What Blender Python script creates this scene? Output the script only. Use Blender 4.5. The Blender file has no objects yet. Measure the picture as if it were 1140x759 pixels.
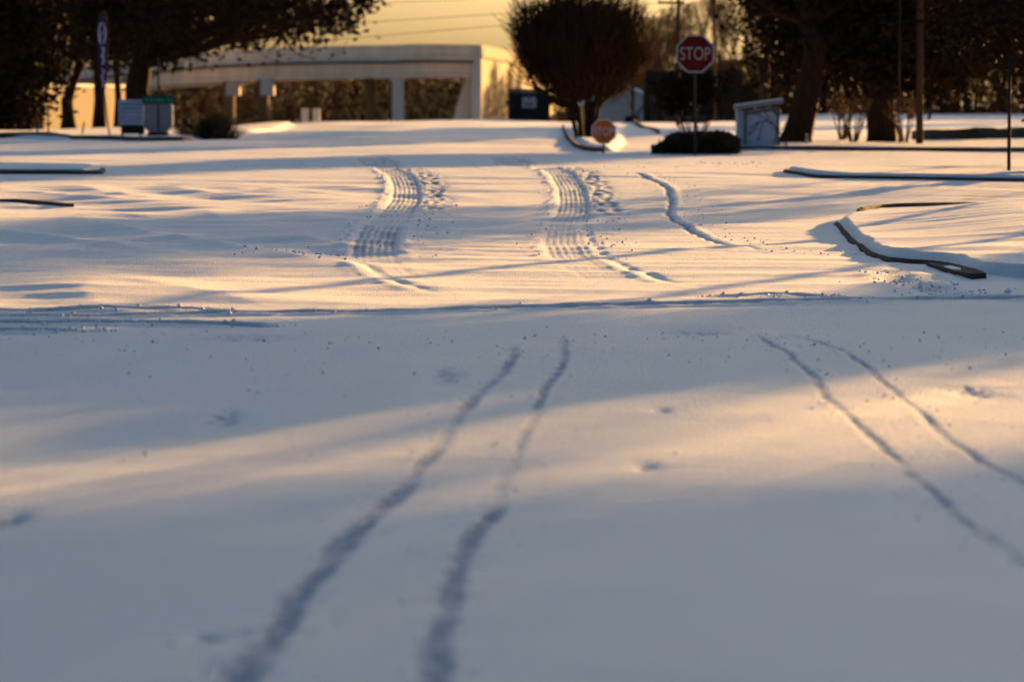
import bpy, math, random
import numpy as np
from mathutils import Vector
R = math.radians
S = bpy.context.scene
COL = S.collection

# ------------------------------------------------------------------ camera, sky, sun, exposure
CAM_H, FPX, CX, CY = 1.13, 4400.0, 570.0, 379.5
PITCH = math.atan((CY - 109.0) / FPX)
cam = bpy.data.cameras.new('camera'); cam_o = bpy.data.objects.new('camera', cam); COL.objects.link(cam_o)
cam_o.location = (0, 0, CAM_H); cam_o.rotation_euler = (R(90) - PITCH, 0, 0)
cam.sensor_width = 36; cam.lens = 36 * FPX / 1140; cam.clip_start = 0.5; cam.clip_end = 5000
cam.dof.use_dof = True; cam.dof.focus_distance = 27.0; cam.dof.aperture_fstop = 4.0
S.camera = cam_o

SUN_AZ, SUN_EL = R(24), R(5)
world = bpy.data.worlds.new("World"); S.world = world; world.use_nodes = True
nt = world.node_tree; bg = nt.nodes['Background']
sky = nt.nodes.new('ShaderNodeTexSky'); sky.sky_type = 'NISHITA'; sky.sun_disc = False
sky.sun_elevation = SUN_EL; sky.sun_rotation = SUN_AZ
sky.air_density = 0.78; sky.dust_density = 4.0; sky.ozone_density = 2.5
nt.links.new(sky.outputs[0], bg.inputs[0]); bg.inputs[1].default_value = 0.05

sun = bpy.data.lights.new('sun', 'SUN'); sun_o = bpy.data.objects.new('sun', sun); COL.objects.link(sun_o)
sun.energy = 5.0; sun.angle = R(0.5); sun.color = (1.0, 0.54, 0.17)
TO_SUN = Vector((math.sin(SUN_AZ) * math.cos(SUN_EL), math.cos(SUN_AZ) * math.cos(SUN_EL), math.sin(SUN_EL)))
sun_o.rotation_euler = TO_SUN.to_track_quat('Z', 'Y').to_euler(); sun_o.location = (60, 120, 60)
S.view_settings.view_transform = 'Standard'; S.view_settings.look = 'None'
S.view_settings.exposure = 2.3; S.view_settings.gamma = 1.0
HAZE = 0.000008
S.cycles.use_denoising = True
S.cycles.max_bounces = 6; S.cycles.volume_bounces = 0

# ------------------------------------------------------------------ helpers
_cp, _sp = math.cos(PITCH), math.sin(PITCH)
def ray(px, py):
    rx, ry = (px - CX) / FPX, (CY - py) / FPX
    return Vector((rx, _cp + ry * _sp, -_sp + ry * _cp))
def gp(px, py, z=0.0):                      # a point of the photograph on the level ground
    d = ray(px, py); t = (z - CAM_H) / d.z
    return (d.x * t, d.y * t)
def at(px, py, D):                          # a point of the photograph at a known distance
    d = ray(px, py); t = D / d.y
    return Vector((d.x * t, D, CAM_H + d.z * t))

def smooth(a, b, v):
    t = np.clip((v - a) / (b - a), 0, 1); return t * t * (3 - 2 * t)
def perlin(x, y, seed=0):
    rng = np.random.RandomState(seed); perm = rng.permutation(512); ang = rng.rand(512) * 2 * np.pi
    gx, gy = np.cos(ang), np.sin(ang)
    xi = np.floor(x).astype(np.int64); yi = np.floor(y).astype(np.int64); xf = x - xi; yf = y - yi
    def g(a, b, fx, fy):
        h = perm[(perm[a & 511] + b) & 511]; return gx[h] * fx + gy[h] * fy
    u = xf ** 3 * (xf * (xf * 6 - 15) + 10); v = yf ** 3 * (yf * (yf * 6 - 15) + 10)
    a = g(xi, yi, xf, yf); b = g(xi + 1, yi, xf - 1, yf); c = g(xi, yi + 1, xf, yf - 1); d = g(xi + 1, yi + 1, xf - 1, yf - 1)
    return (a + u * (b - a)) * (1 - v) + (c + u * (d - c)) * v

def catmull(pts, n=8):
    p = [np.array(q, float) for q in pts]; p = [2 * p[0] - p[1]] + p + [2 * p[-1] - p[-2]]
    out = []
    for i in range(1, len(p) - 2):
        for k in range(n):
            t = k / n
            out.append(.5 * (2 * p[i] + (p[i + 1] - p[i - 1]) * t + (2 * p[i - 1] - 5 * p[i] + 4 * p[i + 1] - p[i + 2]) * t * t
                             + (3 * p[i] - p[i - 1] - 3 * p[i + 1] + p[i + 2]) * t ** 3))
    out.append(p[-2]); return np.array(out)
def field(X, Y, pts):                       # signed lateral distance and arc length to a polyline
    best = np.full(X.shape, 1e9); lat = np.zeros(X.shape); arc = np.zeros(X.shape); s0 = 0.0
    for (ax, ay), (bx, by) in zip(pts[:-1], pts[1:]):
        dx, dy = bx - ax, by - ay; L = math.hypot(dx, dy)
        if L < 1e-9: continue
        t = np.clip(((X - ax) * dx + (Y - ay) * dy) / (L * L), 0, 1)
        ex, ey = X - ax - t * dx, Y - ay - t * dy; d = np.hypot(ex, ey); m = d < best
        sg = np.where(dx * (Y - ay) - dy * (X - ax) > 0, -1.0, 1.0)
        best = np.where(m, d, best); lat = np.where(m, d * sg, lat); arc = np.where(m, s0 + t * L, arc); s0 += L
    return lat, arc, s0
def inside_dist(X, Y, poly):                # > 0 inside a closed outline
    best = np.full(X.shape, 1e9); inn = np.zeros(X.shape, bool); n = len(poly)
    for i in range(n):
        ax, ay = poly[i]; bx, by = poly[(i + 1) % n]; dx, dy = bx - ax, by - ay
        t = np.clip(((X - ax) * dx + (Y - ay) * dy) / (dx * dx + dy * dy + 1e-12), 0, 1)
        best = np.minimum(best, np.hypot(X - ax - t * dx, Y - ay - t * dy))
        if abs(by - ay) > 1e-12:
            inn ^= ((ay > Y) != (by > Y)) & (X < (bx - ax) * (Y - ay) / (by - ay) + ax)
    return np.where(inn, best, -best)

def raw_mesh(name, V, F, smooth_shade=False):
    me = bpy.data.meshes.new(name); V = np.asarray(V, np.float32)
    if isinstance(F, np.ndarray):
        n, k = F.shape
        me.vertices.add(len(V)); me.vertices.foreach_set('co', V.ravel())
        me.loops.add(n * k); me.loops.foreach_set('vertex_index', F.astype(np.int32).ravel())
        me.polygons.add(n); me.polygons.foreach_set('loop_start', np.arange(0, n * k, k, dtype=np.int32))
        me.update(calc_edges=True)
    else:
        me.from_pydata([tuple(map(float, v)) for v in V], [], [tuple(f) for f in F]); me.update()
    if smooth_shade: me.polygons.foreach_set('use_smooth', np.ones(len(me.polygons), bool))
    return me
def tag(o, label=None, cat=None, group=None, kind=None):
    if label: o['label'] = label
    if cat: o['category'] = cat
    if group: o['group'] = group
    if kind: o['kind'] = kind
    return o
def thing(name, loc, label, cat, group=None):
    o = bpy.data.objects.new(name, None); COL.objects.link(o); o.location = loc; o.empty_display_size = .2
    return tag(o, label, cat, group)
def wloc(o):
    v = Vector((0, 0, 0))
    while o: v = v + o.location; o = o.parent
    return v
def link(name, V, F, mat, parent=None, sm=False, loc=None):
    V = np.asarray(V, float)
    o = bpy.data.objects.new(name, None if False else raw_mesh(name, V - np.array(wloc(parent)) if parent else (V - np.array(loc) if loc is not None else V), F, sm))
    COL.objects.link(o); o.data.materials.append(mat)
    if parent: o.parent = parent
    elif loc is not None: o.location = loc
    return o

class MB:
    def __init__(s): s.v, s.f = [], []
    def add(s, V, F):
        n = len(s.v); s.v += [tuple(p) for p in V]; s.f += [tuple(i + n for i in f) for f in F]; return s
    def box(s, c, size, rz=0.0, bevel=0.0):
        cx, cy, cz = c; hx, hy, hz = size[0] / 2, size[1] / 2, size[2] / 2; co, si = math.cos(rz), math.sin(rz)
        b = min(bevel, hx * .9, hy * .9)
        if b > 0:
            ring = [(-hx + b, -hy), (hx - b, -hy), (hx, -hy + b), (hx, hy - b), (hx - b, hy), (-hx + b, hy), (-hx, hy - b), (-hx, -hy + b)]
        else: ring = [(-hx, -hy), (hx, -hy), (hx, hy), (-hx, hy)]
        n = len(ring)
        V = [(cx + x * co - y * si, cy + x * si + y * co, cz + z) for z in (-hz, hz) for x, y in ring]
        F = [tuple(range(n))[::-1], tuple(range(n, 2 * n))] + [(i, (i + 1) % n, n + (i + 1) % n, n + i) for i in range(n)]
        return s.add(V, F)
    def prism(s, prof, y0, y1):             # outline in x,z swept along y
        n = len(prof); V = [(x, y, z) for y in (y0, y1) for x, z in prof]
        F = [tuple(range(n)), tuple(range(n, 2 * n))[::-1]] + [(i, n + i, n + (i + 1) % n, (i + 1) % n) for i in range(n)]
        return s.add(V, F)
    def tube(s, pts, r, k=8):
        pts = [Vector(p) for p in pts]; rs = r if isinstance(r, (list, tuple)) else [r] * len(pts); V = []
        for i, p in enumerate(pts):
            d = (pts[min(i + 1, len(pts) - 1)] - pts[max(i - 1, 0)]).normalized()
            a = d.orthogonal().normalized() if abs(d.z) < .9 else d.cross(Vector((0, 1, 0))).normalized()
            b = d.cross(a)
            V += [p + a * (rs[i] * math.cos(2 * math.pi * j / k)) + b * (rs[i] * math.sin(2 * math.pi * j / k)) for j in range(k)]
        F = [(i * k + j, i * k + (j + 1) % k, (i + 1) * k + (j + 1) % k, (i + 1) * k + j) for i in range(len(pts) - 1) for j in range(k)]
        F += [tuple(range(k))[::-1], tuple(range((len(pts) - 1) * k, len(pts) * k))]
        return s.add(V, F)
    def build(s, name, mat, parent=None, sm=False, loc=None): return link(name, s.v, s.f, mat, parent, sm, loc)

def seg_arrays(segs, k=4):
    A = np.array([(*a, *b, r0, r1) for a, b, r0, r1 in segs]); P0, P1 = A[:, :3], A[:, 3:6]
    d = P1 - P0; d /= np.linalg.norm(d, axis=1, keepdims=True) + 1e-9
    ref = np.where(np.abs(d[:, 2:3]) < .9, np.array([[0, 0, 1.]]), np.array([[1., 0, 0]]))
    a = np.cross(d, ref); a /= np.linalg.norm(a, axis=1, keepdims=True) + 1e-9; b = np.cross(d, a)
    n = len(A); V = np.zeros((n, 2, k, 3))
    for j in range(k):
        o = a * math.cos(2 * math.pi * j / k) + b * math.sin(2 * math.pi * j / k)
        V[:, 0, j] = P0 + o * A[:, 6:7]; V[:, 1, j] = P1 + o * A[:, 7:8]
    base = np.arange(n)[:, None, None] * 2 * k; j = np.arange(k); j2 = (j + 1) % k
    F = base + np.stack([j, j2, j2 + k, j + k], 1)[None]
    return V.reshape(-1, 3), F.reshape(-1, 4)
def leaf_arrays(C, size, rng, aspect=1.6, up=0.0):
    n = len(C); a = rng.normal(size=(n, 3)); a[:, 2] = a[:, 2] * .7 + up; a /= np.linalg.norm(a, axis=1, keepdims=True)
    b = np.cross(a, rng.normal(size=(n, 3))); b /= np.linalg.norm(b, axis=1, keepdims=True) + 1e-9
    s = size * (.6 + .8 * rng.rand(n, 1)); a = a * s * aspect * .5; b = b * s * .5
    V = np.stack([C - a, C + b * .9, C + a, C - b * .9], 1).reshape(-1, 3)
    return V, np.arange(4 * n).reshape(n, 4)
def blob_arrays(C, rad, rng):               # little lumps: squashed octahedra
    base = np.array([(1, 0, 0), (0, 1, 0), (-1, 0, 0), (0, -1, 0), (0, 0, .8), (0, 0, -.6)], float)
    F0 = np.array([(0, 1, 4), (1, 2, 4), (2, 3, 4), (3, 0, 4), (1, 0, 5), (2, 1, 5), (3, 2, 5), (0, 3, 5)])
    n = len(C); V = base[None] * (rad[:, None, None] * (.6 + .8 * rng.rand(n, 6, 1)))
    t = rng.rand(n) * 6.28; co, si = np.cos(t)[:, None], np.sin(t)[:, None]
    V = np.stack([V[..., 0] * co - V[..., 1] * si, V[..., 0] * si + V[..., 1] * co, V[..., 2]], -1) + C[:, None]
    return V.reshape(-1, 3), (F0[None] + np.arange(n)[:, None, None] * 6).reshape(-1, 3)

# ------------------------------------------------------------------ materials
def mat(name, c, rough=.8, spec=.2, noise=None, metal=0.0, bump=0.0, bscale=30, transl=0.0):
    m = bpy.data.materials.new(name); m.use_nodes = True; t = m.node_tree; b = t.nodes['Principled BSDF']
    b.inputs['Base Color'].default_value = (*c, 1); b.inputs['Roughness'].default_value = rough
    b.inputs['Specular IOR Level'].default_value = spec; b.inputs['Metallic'].default_value = metal
    tc = t.nodes.new('ShaderNodeTexCoord')
    if noise:
        c2, sc, stretch = noise
        mp = t.nodes.new('ShaderNodeMapping'); mp.inputs['Scale'].default_value = stretch
        n = t.nodes.new('ShaderNodeTexNoise'); n.inputs['Scale'].default_value = sc; n.inputs['Detail'].default_value = 6
        r = t.nodes.new('ShaderNodeMapRange'); r.inputs['From Min'].default_value = .35; r.inputs['From Max'].default_value = .65
        mx = t.nodes.new('ShaderNodeMix'); mx.data_type = 'RGBA'
        mx.inputs['A'].default_value = (*c, 1); mx.inputs['B'].default_value = (*c2, 1)
        t.links.new(tc.outputs['Object'], mp.inputs[0]); t.links.new(mp.outputs[0], n.inputs[0]); t.links.new(n.outputs[0], r.inputs[0])
        t.links.new(r.outputs[0], mx.inputs['Factor']); t.links.new(mx.outputs['Result'], b.inputs['Base Color'])
    if bump:
        n2 = t.nodes.new('ShaderNodeTexNoise'); n2.inputs['Scale'].default_value = bscale; n2.inputs['Detail'].default_value = 5
        bp = t.nodes.new('ShaderNodeBump'); bp.inputs['Strength'].default_value = bump; bp.inputs['Distance'].default_value = .02
        t.links.new(tc.outputs['Object'], n2.inputs[0]); t.links.new(n2.outputs[0], bp.inputs['Height']); t.links.new(bp.outputs[0], b.inputs['Normal'])
    if transl:
        tr = t.nodes.new('ShaderNodeBsdfTranslucent'); tr.inputs[0].default_value = (*c, 1)
        ms = t.nodes.new('ShaderNodeMixShader'); ms.inputs[0].default_value = transl; out = t.nodes['Material Output']
        if noise: t.links.new(mx.outputs['Result'], tr.inputs[0])
        t.links.new(b.outputs[0], ms.inputs[1]); t.links.new(tr.outputs[0], ms.inputs[2]); t.links.new(ms.outputs[0], out.inputs[0])
    return m
U = (1, 1, 1)
M = dict(
    snow=mat('snow', (.91, .88, .80), .6, .4, ((.87, .84, .77), 2.5, (1, .3, 1)), bump=.65, bscale=95),
    clod=mat('snow_clod', (.80, .82, .86), .8, .15, ((.70, .73, .79), 8, U)),
    crust=mat('icy_crumb', (.30, .33, .38), .8, .2),
    kerb=mat('kerb_concrete', (.11, .085, .06), .9, .1, ((.06, .045, .035), 3, (1, 1, 6)), bump=.4),
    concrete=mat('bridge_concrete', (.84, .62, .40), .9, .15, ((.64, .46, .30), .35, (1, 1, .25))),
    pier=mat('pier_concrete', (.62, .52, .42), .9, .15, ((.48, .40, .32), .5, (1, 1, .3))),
    wall=mat('abutment_concrete', (.19, .115, .05), .9, .1, ((.08, .048, .024), .5, (1, .35, .06))),  # vertical dark streaks put tall tree shadows into the wall colour
    bark=mat('bark', (.030, .018, .011), .95, .03, ((.014, .009, .006), 5, (4, 4, .6)), bump=.8, bscale=9),
    bark2=mat('pale_bark', (.13, .08, .045), .95, .05, ((.07, .04, .025), 5, (4, 4, .6))),
    twig=mat('twig', (.16, .085, .035), .9, .1, ((.08, .045, .02), 2, U)),
    darktwig=mat('dark_twig', (.028, .015, .009), .9, .05),
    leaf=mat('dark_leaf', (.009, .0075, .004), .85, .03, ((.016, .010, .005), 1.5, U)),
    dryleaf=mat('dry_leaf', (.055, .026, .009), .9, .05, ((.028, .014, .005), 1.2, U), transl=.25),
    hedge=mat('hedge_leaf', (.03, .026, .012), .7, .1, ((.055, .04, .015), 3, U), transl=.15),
    wood=mat('fence_wood', (.030, .019, .012), .95, .05, ((.016, .010, .007), 3, (6, 1, .4))),
    pole=mat('pole_wood', (.05, .03, .02), .95, .05, ((.025, .015, .01), 3, (4, 4, .3))),
    black=mat('black_steel', (.012, .011, .011), .9, .05, ((.02, .018, .017), 4, U)),
    steel=mat('post_steel', (.05, .04, .035), .85, .08),
    red=mat('sign_red', (.085, .003, .005), .7, .1, ((.07, .0025, .004), 4, U)),
    orange=mat('faded_sign_red', (.88, .23, .03), .7, .1, ((.78, .18, .025), 5, U), transl=.3),  # bright, partly translucent orange
    white=mat('sign_white', (.36, .345, .35), .7, .1, ((.30, .29, .30), 5, U)),
    letter=mat('letter_white', (.72, .70, .70), .6, .2),
    green=mat('sign_green', (.003, .085, .032), .7, .15, ((.002, .06, .022), 5, U)),
    pgreen=mat('frame_green', (.05, .10, .045), .7, .2),
    mint=mat('sign_mint', (.16, .42, .30), .7, .1),
    blue=mat('sign_blue', (.10, .14, .24), .7, .1),
    panel=mat('panel_white', (.36, .41, .50), .7, .2, ((.27, .31, .39), 3, U)),
    grey=mat('cabinet_grey', (.20, .205, .215), .7, .15, ((.15, .15, .16), 3, U)),
    purple=mat('flag_purple', (.055, .025, .07), .8, .1, ((.04, .018, .05), 2, U)),
    lilac=mat('flag_lettering', (.52, .48, .62), .8, .1),
    wall2=mat('stained_concrete', (.10, .058, .022), .9, .1, ((.045, .026, .012), .5, (1, .35, .1))),  # darker, vertically mottled copy of the abutment concrete
    siding=mat('shed_siding', (.42, .37, .32), .9, .1, ((.34, .30, .26), .8, (1, 1, 6))),
    wire=mat('wire', (.04, .035, .03), .7, .2),
)

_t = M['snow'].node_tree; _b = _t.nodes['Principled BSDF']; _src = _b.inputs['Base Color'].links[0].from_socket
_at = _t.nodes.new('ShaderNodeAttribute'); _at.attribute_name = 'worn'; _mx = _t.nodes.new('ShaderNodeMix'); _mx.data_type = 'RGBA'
_mx.inputs['B'].default_value = (.055, .19, .36, 1); _t.links.new(_at.outputs['Fac'], _mx.inputs['Factor']); _t.links.new(_src, _mx.inputs['A']); _t.links.new(_mx.outputs['Result'], _b.inputs['Base Color'])  # blue shade of the track floors, put into the snow colour

# ------------------------------------------------------------------ snow-covered ground
SLED_A = catmull([gp(*p) for p in [(578, 383), (566, 409), (531, 440), (500, 475), (452, 533), (400, 582), (350, 640), (312, 700), (272, 758), (215, 850)]])
SLED_B = catmull([gp(*p) for p in [(626, 374), (628, 398), (610, 430), (590, 470), (576, 496), (562, 528), (545, 565), (516, 610), (500, 660), (487, 758), (474, 860)]])
SLED_C = catmull([gp(*p) for p in [(832, 370), (885, 400), (930, 450), (985, 490), (1040, 540), (1085, 580), (1150, 622), (1260, 690)]])
SLED_D = catmull([gp(*p) for p in [(858, 370), (920, 385), (960, 405), (1005, 440), (1060, 485), (1150, 530), (1260, 590)]])
TYRE_L = catmull([gp(*p) for p in [(405, 176), (420, 186), (430, 196), (449, 210), (451, 225), (440, 240), (424, 258), (416, 283), (432, 305), (500, 326)]])
TYRE_R = catmull([gp(*p) for p in [(553, 176), (575, 186), (608, 197), (632, 212), (638, 230), (632, 246), (627, 265), (634, 283), (668, 306), (740, 326)]])
TRAIL = catmull([gp(*p) for p in [(710, 206), (738, 214), (746, 226), (744, 240), (766, 255), (800, 267), (845, 277), (890, 285)]])
CROSS = [[(-150, 353), (0, 353), (160, 350), (300, 347), (450, 345), (600, 342), (800, 339), (1000, 336), (1140, 334), (1300, 333)],
         [(-150, 362), (0, 361), (120, 361), (220, 363), (320, 366)],
         [(-150, 345), (0, 345), (150, 342), (260, 341)], [(-80, 371), (60, 371), (130, 370)],
         [(790, 331), (860, 329), (930, 331)], [(985, 303), (1010, 318), (1060, 327), (1110, 331)]]
CROSS = [catmull([gp(*p) for p in c], 4) for c in CROSS]
EDGE_R = [catmull([gp(*p) for p in [(652, 250), (662, 275), (690, 295), (740, 312), (800, 324)]]),
          catmull([gp(*p) for p in [(385, 290), (410, 300), (450, 316), (520, 330)]])]
ISL = {
    'corner': ([gp(*p) for p in [(930, 251), (950, 270), (972, 287), (1005, 294), (1050, 299), (1100, 309), (1240, 313), (1420, 300), (1420, 239), (1140, 238), (1020, 238), (955, 244)]], .075, .06),
    'median': ([gp(*p) for p in [(872, 204), (900, 207), (960, 209), (1140, 211), (1500, 213), (1500, 197), (1140, 198), (1000, 198), (920, 199)]], .08, .10),
    'lot': ([gp(*p) for p in [(782, 168), (820, 167), (900, 167.6), (1000, 168.6), (1140, 169.6), (1500, 170), (1900, 128), (900, 128), (800, 134), (740, 150), (760, 163)]], .10, .3),
    'island': ([gp(*p) for p in [(626, 149), (634, 158), (645, 166), (668, 168.5), (690, 168), (700, 158), (694, 147), (660, 144)]], .12, .3),
    'left': ([gp(*p) for p in [(-300, 202), (0, 203), (100, 203.5), (117, 202), (100, 198.5), (0, 197.5), (-300, 197)]], .09, .15),
    'lawn': ([gp(*p) for p in [(-400, 153), (0, 155), (90, 156.5), (188, 160), (215, 159), (290, 150), (330, 142), (200, 136), (-400, 136)]], .13, .3),
}
for _k, (_p, _h, _t) in list(ISL.items()): ISL[_k] = ([tuple(q) for q in catmull(list(_p) + [_p[0]], 4)[:-1]] if _k == 'corner' else _p, _h, _t)
def ground_height(X, Y, fine=True):
    Z = -3.2 * smooth(165, 270, Y) * (1 - smooth(9, 13, X))
    Z += (.15 * smooth(95, 150, Y) * np.exp(-((X + 2) / 6.5) ** 2) - .45 * smooth(122, 160, Y) * (1 - smooth(-13, -8.5, X))) * (1 - smooth(165, 220, Y))
    for k, (poly, hh, tr) in ISL.items():
        P = np.array(poly); m = (X > P[:, 0].min() - 2) & (X < P[:, 0].max() + 2) & (Y > P[:, 1].min() - 2) & (Y < P[:, 1].max() + 2)
        if m.any():
            s = inside_dist(X[m], Y[m], poly)
            Z[m] += hh * smooth(.015, .015 + tr, s)
            if k == 'corner': Z[m] += .11 * smooth(.1, 1.8, s) * (1 - smooth(2.8, 3.6, X[m]) * (1 - smooth(27, 31, Y[m])) * .8)
    if not fine: return Z
    global TRACK_SHADE; TRACK_SHADE = np.zeros(Z.shape)  # mask for blue shade painted into tracks, ragged flanks and scuffs
    far = 1 - smooth(90, 170, Y)
    Z += .13 * smooth(38, 54, Y) * (1 - smooth(54, 67, Y)) + smooth(88, 105, Y) * (1 - smooth(10, 13, X)) * (.16 * perlin(X / 7, Y / 16, 12) + .10 * perlin(X / 3, Y / 9, 13))
    Z += .040 * perlin(X / 6, Y / 8, 1) + .03 * perlin(X / 14, Y / 5, 2)
    w = perlin(X / 4, Y / 6, 9) * .5
    u, v = .94 * X + .34 * Y, -.34 * X + .94 * Y
    rid = 1 - np.abs(perlin(u / 1.1 + w, v / 9, 3)) * 2
    leftm = smooth(1.0, -2.2, X) if False else 1 - smooth(-2.5, .6, X)
    band = smooth(20.5, 24, Y) * (1 - smooth(42, 50, Y))
    Z += .055 * rid * leftm * band
    u2, v2 = .97 * X - .24 * Y, .24 * X + .97 * Y
    Z += far * (.032 * perlin(u2 / 4.5, v2 / 1.1 + w * 2, 4) + .013 * perlin(u2 / 1.9, v2 / .42 + w * 3, 5)) * (.30 + .70 * smooth(19, 24, Y))
    Z += far * .0028 * perlin(u2 / .6, v2 / .16, 6) * (.5 + .5 * smooth(20, 22, Y)) + far * .0012 * perlin(X / .09, Y / .12, 7)
    def near(pts, mg):
        P = np.asarray(pts); return (X > P[:, 0].min() - mg) & (X < P[:, 0].max() + mg) & (Y > P[:, 1].min() - mg) & (Y < P[:, 1].max() + mg)
    # narrow sled and foot tracks of the near field
    for i, (pts, dep, wd, gap) in enumerate([(SLED_A, .006, .036, None), (SLED_B, .005, .027, (495, 560)), (SLED_C, .006, .024, None), (SLED_D, .006, .024, None)]):
        m = near(pts, .5); l, s, L = field(X[m], Y[m], pts)
        jit = perlin(s / .9, s * 0 + i * 7.3, 20 + i) * .03 + perlin(s / .16, s * 0 + i * 3.1, 30 + i) * .010 + perlin(s / .03, l / .02, 34 + i) * .008
        wv = wd * (1 + .6 * perlin(s / .9, s * 0 + 2.2, 40 + i) + .5 * perlin(s / .15, s * 0 + 2.2, 44 + i)) * (.62 + .28 * (1 - smooth(8.5, 15, Y[m]))); a = .72 + .55 * perlin(s / 1.3, s * 0 + 5.5, 50 + i) + .6 * perlin(s / .35, s * 0 + 5.5, 54 + i)
        a = np.clip(a, .1, 1.3) * smooth(0, 1.0, s) * (1 - smooth(L - .3, L, s))
        if gap:
            y1, y0 = gp(0, gap[0])[1], gp(0, gap[1])[1]; yy = Y[m]; a *= 1 - smooth(y0 - .2, y0 + .3, yy) * (1 - smooth(y1 - .3, y1 + .2, yy)) * .66
        prof = np.exp(-(np.abs((l + jit) / wv)) ** 3)
        rim = np.exp(-((np.abs(l + jit) - wv * 1.7) / (wv * .6)) ** 2)
        chunk = np.clip(perlin(X[m] / .05, Y[m] / .10, 60 + i) - .12, 0, 1) * np.exp(-(l / .10) ** 2)
        Z[m] += -dep * a * prof + .0005 * rim * a * perlin(s / .12, l / .05, 70 + i) + .001 * chunk * a
        TRACK_SHADE[m] = np.maximum(TRACK_SHADE[m], np.clip((a - .08) * 1.35, 0, .95) * np.clip(np.exp(-(np.abs((l + jit) / (wv * 1.1))) ** 4) * (1.0 + 1.1 * perlin(X[m] / .03, Y[m] / .14, 57 + i)) + .8 * chunk * (a > .5), 0, 1))
    # wide tyre tracks beyond the cross street, partly filled by drift
    for i, pts in enumerate([TYRE_L, TYRE_R]):
        m = near(pts, 1.2); l, s, L = field(X[m], Y[m], pts); l = -l; yy = Y[m]
        d = lambda py: gp(0, py)[1]
        vis = .85 * smooth(d(252), d(228), yy) * (1 - smooth(d(199), d(192), yy)) + .8 * smooth(d(290), d(279), yy) * (1 - smooth(d(262), d(250), yy)) \
            + .8 * smooth(d(190), d(187), yy) * (1 - smooth(d(177), d(174), yy))
        if i: vis = vis - .45 * smooth(d(284), d(281), yy) * (1 - smooth(d(257), d(253), yy))
        vis = np.clip(vis + .22 * smooth(d(322), d(300), yy) * (1 - smooth(d(196), d(193), yy)), 0, 1)
        hw = .165
        flo = 1 - smooth(hw - .03, hw + .03, np.abs(l))
        tread = (.5 + .5 * np.cos(2 * np.pi * l / .054 + perlin(s / .6, s * 0, 83))) * (.004 + .005 * perlin(s / .8, l / .1, 82)) + .0008 * (np.sin(2 * np.pi * (s + .3 * np.abs(l)) / .11) > 0)
        berm = np.exp(-((np.abs(l) - hw - .07) / .06) ** 2) * (.5 + 1.3 * perlin(s / .4, l / .1, 80 + i)) * .014
        rv = vis * smooth(d(246), d(234), yy)
        rag = np.clip(.16 + perlin(X[m] / .10, yy / .35, 84 + i), 0, 1) * np.exp(-((l - .32) / .15) ** 2)
        TRACK_SHADE[m] = np.maximum(TRACK_SHADE[m], vis * flo * (.42 + .22 * np.cos(2 * np.pi * l / .054 + perlin(s / .6, s * 0, 83) + np.pi) + .7 * perlin(X[m] / .15, yy / .8, 86 + i)))
        TRACK_SHADE[m] = np.clip(TRACK_SHADE[m], 0, 1)
        Z[m] += vis * (-.014 * flo + tread * flo + np.clip(berm, -.01, .08) * .7 - .035 * rag * (l > .2) * rv); TRACK_SHADE[m] = np.maximum(TRACK_SHADE[m], np.clip(rv * rag * 4.5 * (l > .19), 0, .95))  # dark blue berm shade painted along the ragged flank
    for i, pts in enumerate(EDGE_R):
        m = near(pts, .6); l, s, L = field(X[m], Y[m], pts)
        Z[m] += -.014 * np.exp(-(l / .04) ** 2) * smooth(0, 1, s) * (1 - smooth(L - 2, L, s)) * (.6 + perlin(s / .5, l, 90))
        Z[m] += .005 * np.exp(-((l - .10) / .05) ** 2) * smooth(0, 1, s) * (1 - smooth(L - 2, L, s))
    m = near(TRAIL, .6); l, s, L = field(X[m], Y[m], TRAIL); tp = 1 - smooth(L * .75, L, s)
    Z[m] += tp * (-.020 * np.exp(-((l + .05 * perlin(s / .5, l * 0, 91) + .02 * perlin(s / .12, l * 0, 92)) / .026) ** 2) + .007 * np.exp(-((l + .09) / .04) ** 2)); TRACK_SHADE[m] = np.maximum(TRACK_SHADE[m], .8 * tp * np.exp(-((l + .05 * perlin(s / .5, l * 0, 91) + .02 * perlin(s / .12, l * 0, 92)) / .032) ** 2))
    for i, pts in enumerate(CROSS):
        m = near(pts, .7); l, s, L = field(X[m], Y[m], pts)
        e = smooth(0, .3, s) * (1 - smooth(L - .4, L, s)) * np.clip(.75 + .9 * perlin(s / .35, s * 0 + i, 95 + i), .2, 1.3)
        if i == 5: e = e * .35
        j = .05 * perlin(s / .8, s * 0, 99)
        lump = np.clip(perlin(X[m] / .07, yy_ := Y[m] / .16, 105 + i), -.2, 1)
        TRACK_SHADE[m] = np.maximum(TRACK_SHADE[m], 1.0 * np.clip(e * 1.5, 0, 1) * np.exp(-((l + j) / .13) ** 2))
        Z[m] += e * (-.045 * np.exp(-((l + j) / .10) ** 2) + .024 * np.exp(-((l + j + .16) / .07) ** 2) + .022 * np.exp(-((l + j - .16) / .07) ** 2) + .018 * lump * np.exp(-((l + j) / .16) ** 2))
    # small scuffs
    rng = np.random.RandomState(5)
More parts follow.
